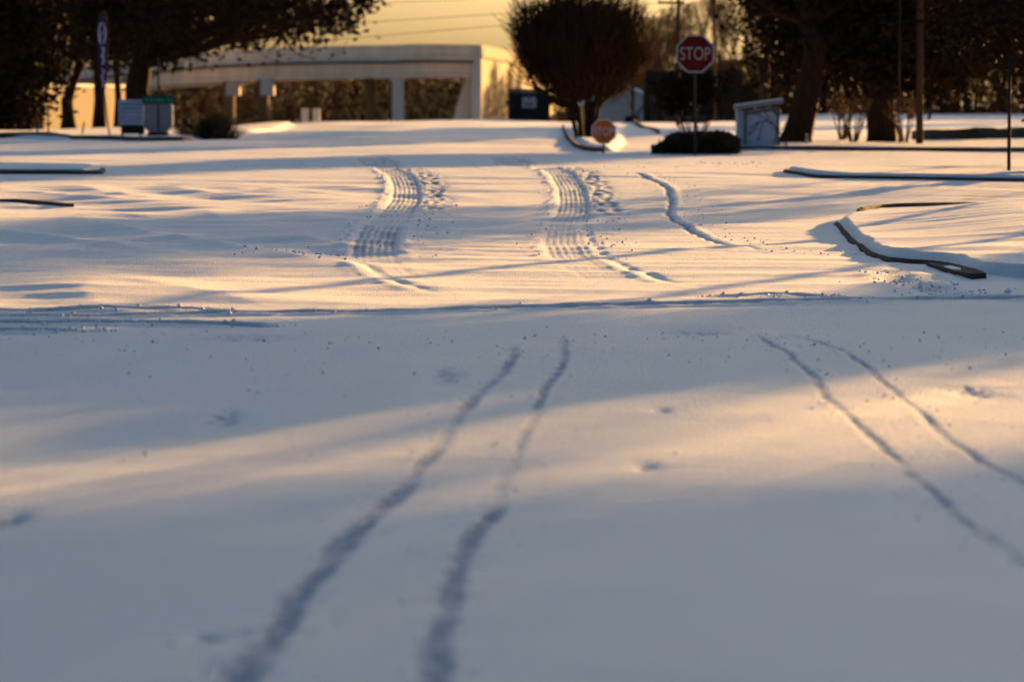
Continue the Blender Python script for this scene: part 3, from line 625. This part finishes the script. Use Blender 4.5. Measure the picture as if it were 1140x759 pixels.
for i, (x, y, h, w, zl) in enumerate([(9.6, 48, 5.6, 2.3, 2.62), (12.3, 48.4, 5.4, 1.5, 2.55), (15.0, 48, 6, 1.9, .15), (18.3, 48.2, 6, 2.0, .15), (21.6, 48, 6, 2.0, .15)]):
    shade_tree(['evergreen with a raised crown nearest the road in the row on the right', 'narrow evergreen with a raised crown second from the road on the right', 'middle evergreen of the row on the right, leafy to the ground',
                'fourth evergreen from the road in the row on the right', 'evergreen farthest from the road in the row on the right'][i], x, y, h, w, zl, 60 + i)
shade_tree('tall thin-crowned evergreen standing back from the road on the right', 20.5, 86, 6.4, 3.0, 4.5, 68, .9, False, 1.6)

for i, (x, y, h, w, zl) in enumerate([(7.2, 466, 4.6, 2.6, -2.4), (9.2, 482, 7.6, 3.2, -2.4), (11.4, 500, 6.4, 3.4, -2.4), (14.0, 521, 8.4, 3.6, -2.4), (17.5, 545, 8.0, 3.8, -2.4)]):  # trees added to throw shadow patches on the overpass end wall
    shade_tree(['small far evergreen right beside the overpass end wall', 'second far evergreen along the overpass ramp', 'third far evergreen along the ramp, behind the shed', 'fourth far evergreen along the ramp, behind the shed roof', 'farthest evergreen along the overpass ramp'][i], x, y, h, w, zl, 90 + i, 1.9, False, 2.6)
for i, (x, y, h, w, zl) in enumerate([(25, 186, 11, 3.2, 4.2), (33, 196, 10, 4, 5.2), (41, 204, 11.5, 3.6, 4.0)]):  # trees added to shade the far stretch of snow
    shade_tree(['tall evergreen at the left end of the far row beyond the parking lot', 'broad evergreen in the middle of the far row beyond the parking lot', 'tallest evergreen at the right end of the far row beyond the parking lot'][i], x, y, h, w, zl, 110 + i, 1.3, False, 2.4)
# low planting
def blades(name, label, base, n, h, w, m, seed, cat='bush'):
    rg = np.random.RandomState(seed); root = thing(name, base, label, cat); V, F = [], []
    for i in range(n):
        a = rg.rand() * 6.28; t = rg.rand() ** .7; o = Vector((math.cos(a) * t * w * .35, math.sin(a) * t * w * .35, 0))
        tip = Vector(base) + o + Vector((math.cos(a) * t * w * .6, math.sin(a) * t * w * .6, h * (1 - .75 * t ** 2) * rg.uniform(.6, 1.05)))
        p = Vector(base) + o + Vector((0, 0, -.05)); s = Vector((-math.sin(a), math.cos(a), 0)) * .022; mid = (p + tip) / 2 + Vector((0, 0, .06)); k = len(V)
        V += [p - s, p + s, mid + s, mid - s, tip]; F += [(k, k + 1, k + 2, k + 3), (k + 3, k + 2, k + 4)]
    V = np.array([tuple(v) for v in V]); link('foliage', V, F, M[m], root)
    MB().tube([Vector(base) + Vector((0, 0, -.1)), Vector(base) + Vector((0, 0, h * .35))], [.09, .05], 7).build('stem', M['bark'], root); return root
b = at(238, 157, 103); b.z = hz(b.x, 103); blades('spiky_bush', 'dark spiky bush standing right of the green street sign', b, 420, .95, 1.35, 'hedge', 71)
b = at(212, 157, 106); b.z = hz(b.x, 106); blades('spiky_bush', 'low brown spiky clump between street sign and the dark bush', b, 200, .5, .8, 'dryleaf', 72)
def hedge(label, x0, x1, y0, y1, z0, z1, seed, n=9000):
    rg = np.random.RandomState(seed); root = thing('hedge', ((x0 + x1) / 2, (y0 + y1) / 2, z0), label, 'hedge')
    C = np.stack([rg.uniform(x0, x1, n), rg.uniform(y0, y1, n), z0 + (z1 - z0) * rg.rand(n) ** .8], 1)
    C[:, 2] += .14 * perlin(C[:, 0] * 2.5, C[:, 1] * 2.5, seed) * (C[:, 2] > z0 + .2); C[:, 2] -= (C[:, 2] - z0) * (.65 * np.exp(-((C[:, 0] - x0) / .28) ** 2) + .25 * np.exp(-((C[:, 0] - x1) / .15) ** 2))
    V, F = leaf_arrays(C, .06, rg); link('foliage', V, F, M['hedge'], root)
    segs = [((x, (y0 + y1) / 2, z0 - .1), (x + rg.normal() * .1, (y0 + y1) / 2, z1 - .08), .018, .008) for x in np.arange(x0 + .1, x1, .18)]
    V, F = seg_arrays(segs, 5); link('stem', V, F, M['bark'], root)
hedge('low clipped dark hedge under the stop sign', at(727, 170, 80).x, at(823, 170, 80).x, 79.6, 80.8, 0.0, at(770, 149, 80).z, 73)
def shrub(name, label, base, n, h, sp, m, seed, cat='bush', d=2):
    rnd = random.Random(seed); segs, tips = [], []; root = thing(name, base, label, cat)
    st = []
    for i in range(n):
        a = rnd.uniform(0, 6.28); d0 = Vector((math.cos(a) * sp, math.sin(a) * sp * .6, 1)).normalized(); p = Vector(base) + Vector((math.cos(a) * .06, math.sin(a) * .06, -.05))
        q = p + d0 * h * .35; st.append((tuple(p), tuple(q), .028, .02)); grow(rnd, q, d0, h * .28, .018, d, segs, tips, .2, .12, (2, 3), .75, .45)
    V, F = seg_arrays(st, 6); link('stem', V, F, M[m], root); V, F = seg_arrays([(a, c, max(x, .006), max(y, .004)) for a, c, x, y in segs], 3); link('twigs', V, F, M[m], root); return root, tips
b = at(774, 170, 82.5); b.z = hz(b.x, 82.5)
root, tips = shrub('shrub_tree', 'small dark multi-stemmed tree standing behind the low hedge', b, 9, 1.5, .5, 'darktwig', 74, 'tree', 3)
rg = np.random.RandomState(75); C = np.array([tuple(t) for t in tips]); C = np.repeat(C, 5, 0) + rg.normal(size=(len(C) * 5, 3)) * .09
C = C[C[:, 2] > .75]; V, F = leaf_arrays(C, .07, rg); link('crown', V, F, M['leaf'], root)
for px, py, D, sd, lab in [(950, 161, 93, 76, 'thin bare twiggy shrub between the two dark trunks'), (1007, 164, 92, 77, 'small bare shrub at the foot of the thin pole'), (938, 160, 97, 79, 'low twiggy bush close to the leaning tree')]:
    b = at(px, py, D); b.z = hz(b.x, D); shrub('twiggy_shrub', lab, b, 10, 1.15, .35, 'twig', sd)

# ------------------------------------------------------------------ signs, poles and street furniture
def text_mesh(body, size, extrude, xscale=1.0, offset=0.0):
    cu = bpy.data.curves.new('lettering', 'FONT'); cu.body = body; cu.size = size; cu.extrude = extrude; cu.align_x = 'CENTER'; cu.align_y = 'CENTER'; cu.offset = offset
    o = bpy.data.objects.new('lettering', cu); COL.objects.link(o); dg = bpy.context.evaluated_depsgraph_get(); dg.update()
    me = bpy.data.meshes.new_from_object(o.evaluated_get(dg)); bpy.data.objects.remove(o)
    V = np.array([v.co[:] for v in me.vertices]); F = [tuple(p.vertices) for p in me.polygons]; bpy.data.meshes.remove(me)
    cxx = (V[:, 0].min() + V[:, 0].max()) / 2; czz = (V[:, 1].min() + V[:, 1].max()) / 2
    return np.stack([(V[:, 0] - cxx) * xscale, -V[:, 2], V[:, 1] - czz], 1), F
def octagon(r): return [(r * math.cos(R(22.5 + 45 * i)) / math.cos(R(22.5)), r * math.sin(R(22.5 + 45 * i)) / math.cos(R(22.5))) for i in range(8)]
def stop_sign(label, c, half, ground, post_r, redm, lettm, top_extra):
    root = thing('stop_sign', (c.x, c.y + .06, ground), label, 'stop sign', 'stop signs')
    f = lambda r: [(c.x + a, c.z + b) for a, b in octagon(r)]
    ring = MB(); o_, i_ = f(half), f(half * .925)
    for k in range(8): ring.prism([o_[k], o_[(k + 1) % 8], i_[(k + 1) % 8], i_[k]], c.y - .011, c.y - .003)
    ring.build('border', lettm, root)
    MB().prism(f(half * .93), c.y - .009, c.y - .0045).build('face', redm, root)
    V, F = text_mesh('STOP', half * .98, .002, .70, -half * .010); link('lettering', V + np.array([c.x, c.y - .012, c.z]), F, lettm, root)
    MB().box((c.x, c.y + .03, (ground - .3 + c.z + top_extra) / 2), (post_r * 2, .04, c.z + top_extra - ground + .3), 0, .008).build('post', M['steel'], root)
    for dz in (-half * .55, half * .55): MB().box((c.x, c.y - .012, c.z + dz * .98), (.022, .006, .022)).build('bolt', M['steel'], root)
c = at(774, 60, 79); stop_sign('tall dark red stop sign with white border on a thin post', c, 21 / FPX * 79, hz(c.x, 79), .025, M['red'], M['white'], .3)
c = at(672, 146.5, 80.5); stop_sign('small faded orange stop sign standing low in front of the island', c, 13.6 / FPX * 80.5, hz(c.x, 80.5), .022, M['orange'], M['letter'], .05)

# green street-name sign
c = at(177, 111.5, 104); g = hz(c.x, 104)
st = thing('street_sign', (c.x, 104, g), 'green street name sign on a thin post in front of grey cabinet', 'street sign')
w, h = 38 / FPX * 104, 9.5 / FPX * 104
MB().box((c.x, 104, c.z), (w, .03, h), 0, .01).build('name_plate', M['green'], st)
lt = MB(); rnd = random.Random(12); x = -w * .42
while x < w * .40:                          # too blurred to read in the photograph: short strokes only
    hh_ = h * rnd.choice((.34, .46, .46)); lt.box((c.x + x, 104 - .018, c.z - (h * .46 - hh_) / 2), (.014, .005, hh_))
    if rnd.random() < .6: lt.box((c.x + x + .021, 104 - .018, c.z + rnd.choice((-1, 0, 1)) * h * .16), (.026, .005, .02))
    x += .055 if abs(x - w * .12) > .03 else .11
lt.build('lettering', M['mint'], st)
zt = at(177, 64, 104).z
MB().tube([(c.x - .02, 104.05, g - .3), (c.x - .02, 104.05, zt)], .022, 8).build('post', M['steel'], st)
MB().box((c.x + .0, 104.06, at(177, 101, 104).z), (.09, .02, .20), 0).build('plate_bracket', M['wall'], st)
# yard sign and cabinet
a = at(146, 125, 108); g = hz(a.x, 108)
ys_ = thing('yard_sign', (a.x, 108, g), 'white board sign with pale blue lettering on black legs', 'sign')
w, h = 28 / FPX * 108, 28 / FPX * 108
MB().box((a.x, 108, a.z), (w, .06, h), 0, .01).build('board', M['panel'], ys_)
lt = MB(); rnd = random.Random(5)
for r_, z in enumerate((.22, .10, -.02, -.14, -.24)):
    x = -w * .40
    while x < w * .38:
        ln = rnd.uniform(.03, .09); lt.box((a.x + x + ln / 2, 108 - .034, a.z + z), (ln, .006, .05 if r_ < 2 else .035)); x += ln + .022
lt.build('lettering', M['blue'], ys_)
MB().box((a.x - w * .33, 108 - .036, a.z + h * .22), (.13, .008, .09), 0, .02).build('emblem', M['mint'], ys_)
for s in (-1, 1): MB().box((a.x + s * w * .36, 108.02, (g - .2 + a.z - h / 2) / 2), (.05, .05, a.z - h / 2 - g + .2)).build('leg', M['black'], ys_)
MB().box((a.x + .04, 108.03, (g + a.z - h / 2) / 2 - .03), (w * .92, .16, a.z - h / 2 - g - .08), 0, .02).build('base_panel', M['black'], ys_)
a = at(176, 132, 110); g = hz(a.x, 110)
cb = thing('utility_cabinet', (a.x, 110, g), 'rounded grey utility cabinet behind the green sign post', 'cabinet')
w, h = 33 / FPX * 110, 31 / FPX * 110; q = w * .22
pf = [(-w / 2 + q, -h / 2), (w / 2 - q, -h / 2), (w / 2, -h / 2 + q), (w / 2, h / 2 - .05), (w / 2 - .05, h / 2), (-w / 2 + .05, h / 2), (-w / 2, h / 2 - .05), (-w / 2, -h / 2 + q)]
MB().prism([(a.x + x, a.z + z) for x, z in pf], 110 - .25, 110 + .25).build('body', M['grey'], cb)
MB().box((a.x, 110 - .253, a.z + .02), (.012, .008, h * .7)).build('door_seam', M['steel'], cb)
MB().box((a.x, 110, (g + a.z - h / 2) / 2 - .06), (w * .7, .4, max(.05, a.z - h / 2 - g) + .10), 0, .02).build('plinth', M['black'], cb)
# feather flag
D = 105; g = hz(at(123, 155, D).x, D)
fl = thing('feather_flag', (at(123, 155, D).x, D, g), 'tall purple feather flag with pale lettering on a leaning pole', 'flag')
poleP = [at(123, 157, D), at(119, 130, D), at(116, 100, D), at(119.5, 60, D), at(119.8, 25, D), at(117, 14, D)]
MB().tube(poleP, [.022, .02, .018, .014, .01, .008], 7).build('pole', M['black'], fl)
ol = [(119, 22), (117, 14), (113, 13), (109.5, 20), (108.2, 35), (109, 60), (111, 85), (114.3, 106), (116.5, 104), (119.5, 85), (120.3, 60), (120.2, 35)]
MB().prism([(at(x, y, D).x, at(x, y, D).z) for x, y in ol], D - .03, D - .02).build('banner', M['purple'], fl)
lt = MB()
def stroke(pp, r): lt.tube([at(x, y, D - .034) for x, y in pp], r, 5)
ring = [(113.7 + 3.6 * math.cos(t) , 38 - 12 * math.sin(t)) for t in np.linspace(-1.1, 4.4, 16)]; stroke(ring, .020)
stroke([(114.2, 35), (111.5, 42), (112.4, 47)], .014)
stroke([(112.6, 53), (115.5, 53.5), (115, 60), (113, 62), (116, 68), (113.4, 72)], .022); stroke([(114.6, 54), (115.2, 71)], .02)
stroke([(113.2, 77), (115.8, 79), (113.4, 86), (115.6, 92), (114.6, 97)], .022)
lt.build('lettering', M['lilac'], fl)
for px, y0, y1, lab in ((42, 128, 151, 'short dark stake at the edge of the black evergreen'), (54, 118, 151, 'taller dark stake left of the forked oak'), (91, 137, 153, 'leaning short stake in the snow left of the feather flag')):
    b0, b1 = at(px - (1 if px > 80 else 0), y1, 112), at(px + (2.5 if px > 80 else -.5), y0, 112); sk = thing('stake', b0, lab, 'stake')
    MB().tube([b0 + Vector((0, 0, -.15)), b1], [.028, .024], 7).build('shaft', M['pole'], sk); MB().tube([b1, b1 + (b1 - b0).normalized() * .03], [.03, .012], 7).build('cap', M['black'], sk)
# dumpster
D = 178; a = at(589, 118, D); g = hz(a.x, D); zt = at(589, 101, D).z; w = 46 / FPX * D
du = thing('dumpster', (a.x, D, g), 'black dumpster with a white notice left of the round tree', 'dumpster')
V = [(a.x - w / 2, D - .6, g + .12), (a.x + w / 2, D - .6, g + .12), (a.x + w / 2, D + .9, g + .12), (a.x - w / 2, D + .9, g + .12),
     (a.x - w / 2, D - .75, zt - .18), (a.x + w / 2, D - .75, zt - .18), (a.x + w / 2, D + .9, zt), (a.x - w / 2, D + .9, zt)]
MB().add(V, [(3, 2, 1, 0), (4, 5, 6, 7), (0, 1, 5, 4), (1, 2, 6, 5), (2, 3, 7, 6), (3, 0, 4, 7)]).build('body', M['black'], du)
for s in (-1, 1):
    MB().add([(a.x + (s - 1) * w / 4 - .0, D - .82, zt - .17), (a.x + (s + 1) * w / 4 - .02, D - .82, zt - .17), (a.x + (s + 1) * w / 4 - .02, D + .92, zt + .02), (a.x + (s - 1) * w / 4, D + .92, zt + .02),
              (a.x + (s - 1) * w / 4 - .0, D - .82, zt - .11), (a.x + (s + 1) * w / 4 - .02, D - .82, zt - .11), (a.x + (s + 1) * w / 4 - .02, D + .92, zt + .08), (a.x + (s - 1) * w / 4, D + .92, zt + .08)],
             [(3, 2, 1, 0), (4, 5, 6, 7), (0, 1, 5, 4), (1, 2, 6, 5), (2, 3, 7, 6), (3, 0, 4, 7)]).build('lid', M['black'], du)
    MB().box((a.x + s * (w / 2 + .05), D - .1, (g + zt) / 2 + .2), (.09, 1.0, .16)).build('fork_pocket', M['black'], du)
    MB().box((a.x + s * w * .42, D - .5, g + .05), (.12, .3, .16), 0, .03).build('foot', M['steel'], du)
nb = MB(); yb = D - .72
nt_ = nb.box((a.x, yb, at(590, 111.5, D).z), (15.5 / FPX * D, .03, 17.5 / FPX * D)).build('notice', M['white'], du)
for cx_, cz_, w_, h_ in ((589.5, 107, .13, .15), (589.5, 110.6, .05, .09), (589, 116.2, .40, .09)):
    MB().box((at(cx_, cz_, D).x, yb - .018, at(cx_, cz_, D).z), (w_, .006, h_), 0, .01).build('notice_print', M['steel'], nt_)
# timber enclosure behind the tall stop sign
D = 185; x0, x1 = at(718, 100, D).x, at(825, 100, D).x; zt = at(770, 79, D).z; g = min(hz(x0, D), hz(x1, D)) 
fe = thing('timber_enclosure', ((x0 + x1) / 2, D, g), 'high dark timber screen enclosure behind the stop sign', 'fence')
fm = MB(); x = x0; rnd = random.Random(8)
while x < x1 - .02: fm.box((x + .07, D + rnd.uniform(-.006, .006), (g - .2 + zt) / 2 + rnd.uniform(-.02, .02)), (.135, .03, zt - g + .2)); x += .142
fm.build('board_panel', M['wood'], fe)
sm_ = MB()
for xx in (x0 + .02, x1 - .02):
    y = D + .1
    while y < D + 3: sm_.box((xx, y, (g - .2 + zt) / 2), (.03, .135, zt - g + .2)); y += .142
sm_.build('side_panel', M['wood'], fe)
for xx in (x0 + .1, x0 + (x1 - x0) * .4, x0 + (x1 - x0) * .8, x1 - .1): MB().box((xx, D + .085, (g - .2 + zt) / 2), (.11, .11, zt - g + .26)).build('post', M['wood'], fe)
MB().box((at(797, 92, D).x, D - .035, at(797, 92, D).z), (.36, .03, .26), 0, .03).build('notice', M['grey'], fe)
# shed with a snowy roof
D = 232; xr, zr_ = at(694, 94, D).x, at(694, 94, D).z; xe, ze = at(742, 119, D).x, at(742, 119, D).z; xl = 2 * xr - xe; g = -1.6
sh = thing('shed', (xr, D + 3, g), 'pale shed with a snowy pitched roof right of the round tree', 'shed')
MB().prism([(xl + .2, g - .5), (xe - .2, g - .5), (xe - .2, ze), (xr, zr_ - .12), (xl + .2, ze)], D, D + 6).build('wall', M['siding'], sh)
MB().prism([(xl - .1, ze - .05), (xr, zr_ - .05), (xe + .1, ze - .05), (xe + .1, ze + .14), (xr, zr_ + .16), (xl - .1, ze + .14)], D - .3, D + 6.3).build('roof', M['snow'], sh)
MB().box((xr + .5, D - .02, g + .9), (.8, .05, 1.5)).build('door', M['wood'], sh)
# notice board with a sloped top
D = 87; root_x = at(846, 140, D).x; g = hz(root_x, D)
nbd = thing('notice_board', (root_x, D, g), 'white notice board with sloped top and green frame beside leaning tree', 'notice board')
X = lambda px, py: (at(px, py, D).x, at(px, py, D).z)
MB().prism([X(829, 168), X(866, 168), X(866, 119), X(829, 124)], D, D + .10).build('panel', M['panel'], nbd)
MB().prism([X(821, 168), X(828.5, 168), X(828.5, 123.5), X(820.5, 121.5)], D + .02, D + .6).build('side_panel', M['panel'], nbd)
MB().prism([X(818.5, 118), X(872, 110.8), X(872, 115.5), X(818.5, 122.5)], D - .12, D + .65).build('top_board', M['grey'], nbd)
MB().prism([X(819.5, 116.6), X(871, 109.6), X(871.6, 110.7), X(819, 117.9)], D - .1, D + .63).build('snow_cap', M['clod'], nbd)
for px in (829.5, 866.5): MB().box((at(px, 140, D).x, D - .035, (g - .2 + at(px, 119, D).z) / 2), (.045, .06, at(px, 119, D).z - g + .2)).build('frame_post', M['pgreen'], nbd)
MB().prism([X(830, 125.5), X(866, 120.5), X(866, 123), X(830, 128)], D - .03, D - .003).build('frame_rail', M['pgreen'], nbd)
MB().prism([X(858, 121), X(861, 121), X(866.5, 128), X(866.5, 131.5)], D - .028, D - .004).build('corner_brace', M['pgreen'], nbd)
# low bare branches growing across the board
b = at(877, 162, 85.5); b.z = hz(b.x, 85.5)
sb = thing('bare_sapling', b, 'thin bare sapling arching across the white notice board', 'sapling')
q = lambda px, py: at(px, py, 85.5)
segs = []; rnd = random.Random(3)
for pp in ([(877, 164), (871, 152), (864, 142), (855, 135), (845, 136), (836, 142)], [(855, 135), (846, 128), (838, 128)], [(864, 142), (863, 155), (861, 166)], [(849, 135.5), (847, 146), (843, 158)], [(871, 152), (876, 138), (880, 124)], [(845, 136), (838, 147), (832, 150)], [(860, 138), (853, 128), (850, 121)]):
    for k in range(len(pp) - 1): segs.append((tuple(q(*pp[k])), tuple(q(*pp[k + 1])), .017 if len(pp) > 4 else .011, .014 if len(pp) > 4 else .008))
V, F = seg_arrays(segs, 6); link('stem', V, F, M['bark'], sb)
tw = []
for a_, c_, r0_, r1_ in segs:
    for k in range(3):
        p = Vector(a_).lerp(Vector(c_), rnd.random()); tw.append((tuple(p), tuple(p + Vector((rnd.gauss(0, .09), rnd.gauss(0, .05), rnd.gauss(.02, .09)))), .005, .003))
V, F = seg_arrays(tw, 3); link('twigs', V, F, M['bark'], sb)
# poles
def pole(name, label, px, pyb, D, r, ztop, m, cat, arm=None):
    b = at(px, pyb, D); b.z = hz(b.x, D); p = thing(name, b, label, cat)
    MB().tube([b + Vector((0, 0, -.3)), Vector((b.x, D, ztop))], [r, r * .82], 10).build('shaft', M[m], p, True)
    if arm:
        MB().box((b.x + arm[0], D - r - .05, arm[1]), (arm[2], .09, .10)).build('crossarm', M[m], p)
        for k in np.linspace(-.45, .45, 3): MB().tube([(b.x + arm[0] + arm[2] * k, D - r - .05, arm[1] + .05), (b.x + arm[0] + arm[2] * k, D - r - .05, arm[1] + .17)], [.03, .02], 6).build('insulator', M['grey'], p)
    else: MB().tube([(b.x, D, ztop), (b.x, D, ztop + .03)], [r * .9, r * .3], 10).build('cap', M[m], p)
    return b
zarm = at(753, 3.5, 150).z
bpole = pole('utility_pole', 'dark utility pole with crossarm left of the tall stop sign', 755, 142, 150, .085, zarm + 1.4, 'pole', 'utility pole', (-.28, zarm, 1.0))
pole('utility_pole', 'slim dark pole rising just right of the tall stop sign', 795, 138, 172, .075, 7.5, 'pole', 'utility pole')
pole('utility_pole', 'dark wooden pole behind the white notice board', 853, 150, 122, .10, 6.5, 'pole', 'utility pole')
pole('utility_pole', 'thick brown wooden pole right of the stout dark tree', 1023.5, 167, 88.5, .085, 5.5, 'pole', 'utility pole')
pole('metal_post', 'thin dark post between stout dark tree and brown pole', 1001, 166, 90, .026, 4.5, 'pole', 'post')
pole('metal_post', 'thin black post planted in the snow beside the right kerb', 1123, 205.5, 51.6, .026, at(1123, 62, 51.6).z, 'black', 'post')
# overhead wires
for i, (ya, yb, dz) in enumerate([(3.5, -2, 0), (24, 16, 0), (40, 29, 0)]):
    A_, B_ = at(420, ya, 150), at(557, yb, 150); sl = (B_.z - A_.z) / (B_.x - A_.x)
    pts = [(x, 150 - .14, A_.z + sl * (x - A_.x) + .00035 * (x + 9) ** 2 - .02) for x in np.linspace(-24, bpole.x, 30)]
    o = MB().tube(pts, .011, 5).build('overhead_wire', M['wire'])
    tag(o, ['uppermost overhead wire crossing the sky', 'middle overhead wire between oak and round tree', 'lowest overhead wire, nearest above the overpass'][i], 'wire', 'overhead wires')
# small pale markers
D = 250; b = at(346, 138, D); b.z = hz(b.x, D)
mk = thing('utility_box', b, 'small pale twin box with dark middle under the overpass', 'utility box')
zt = at(346, 121, D).z; pw = 8 / FPX * D
for s in (-1, 1): MB().box((b.x + s * pw * .78, D, (b.z - .2 + zt) / 2), (pw, .4, zt - b.z + .2), 0, .04).build('door_panel', M['pier'], mk)
MB().box((b.x, D + .03, (b.z - .2 + zt) / 2), (pw * .5, .3, zt - b.z + .12)).build('centre_panel', M['steel'], mk)
D = 89; b = at(898, 160, D); b.z = hz(b.x, D)
mk = thing('marker_post', b, 'tiny white marker post at the foot of the leaning tree', 'marker'); zt = at(898, 149, D).z
MB().tube([b + Vector((0, 0, -.1)), Vector((b.x, D, zt - .05)), Vector((b.x, D, zt))], [.03, .03, .014], 8).build('shaft', M['white'], mk); MB().tube([(b.x, D, zt - .10), (b.x, D, zt - .07)], .033, 8).build('band', M['steel'], mk)

# ------------------------------------------------------------------ cold hazy air
hm = bpy.data.materials.new('haze'); hm.use_nodes = True; t = hm.node_tree; t.nodes.remove(t.nodes['Principled BSDF'])
pv = t.nodes.new('ShaderNodeVolumePrincipled'); pv.inputs['Color'].default_value = (.93, .88, .80, 1); pv.inputs['Density'].default_value = HAZE; pv.inputs['Anisotropy'].default_value = .3
t.links.new(pv.outputs[0], t.nodes['Material Output'].inputs['Volume'])
hb = MB().box((0, 370, 9), (900, 880, 28)).build('haze', hm); tag(hb, kind='stuff')
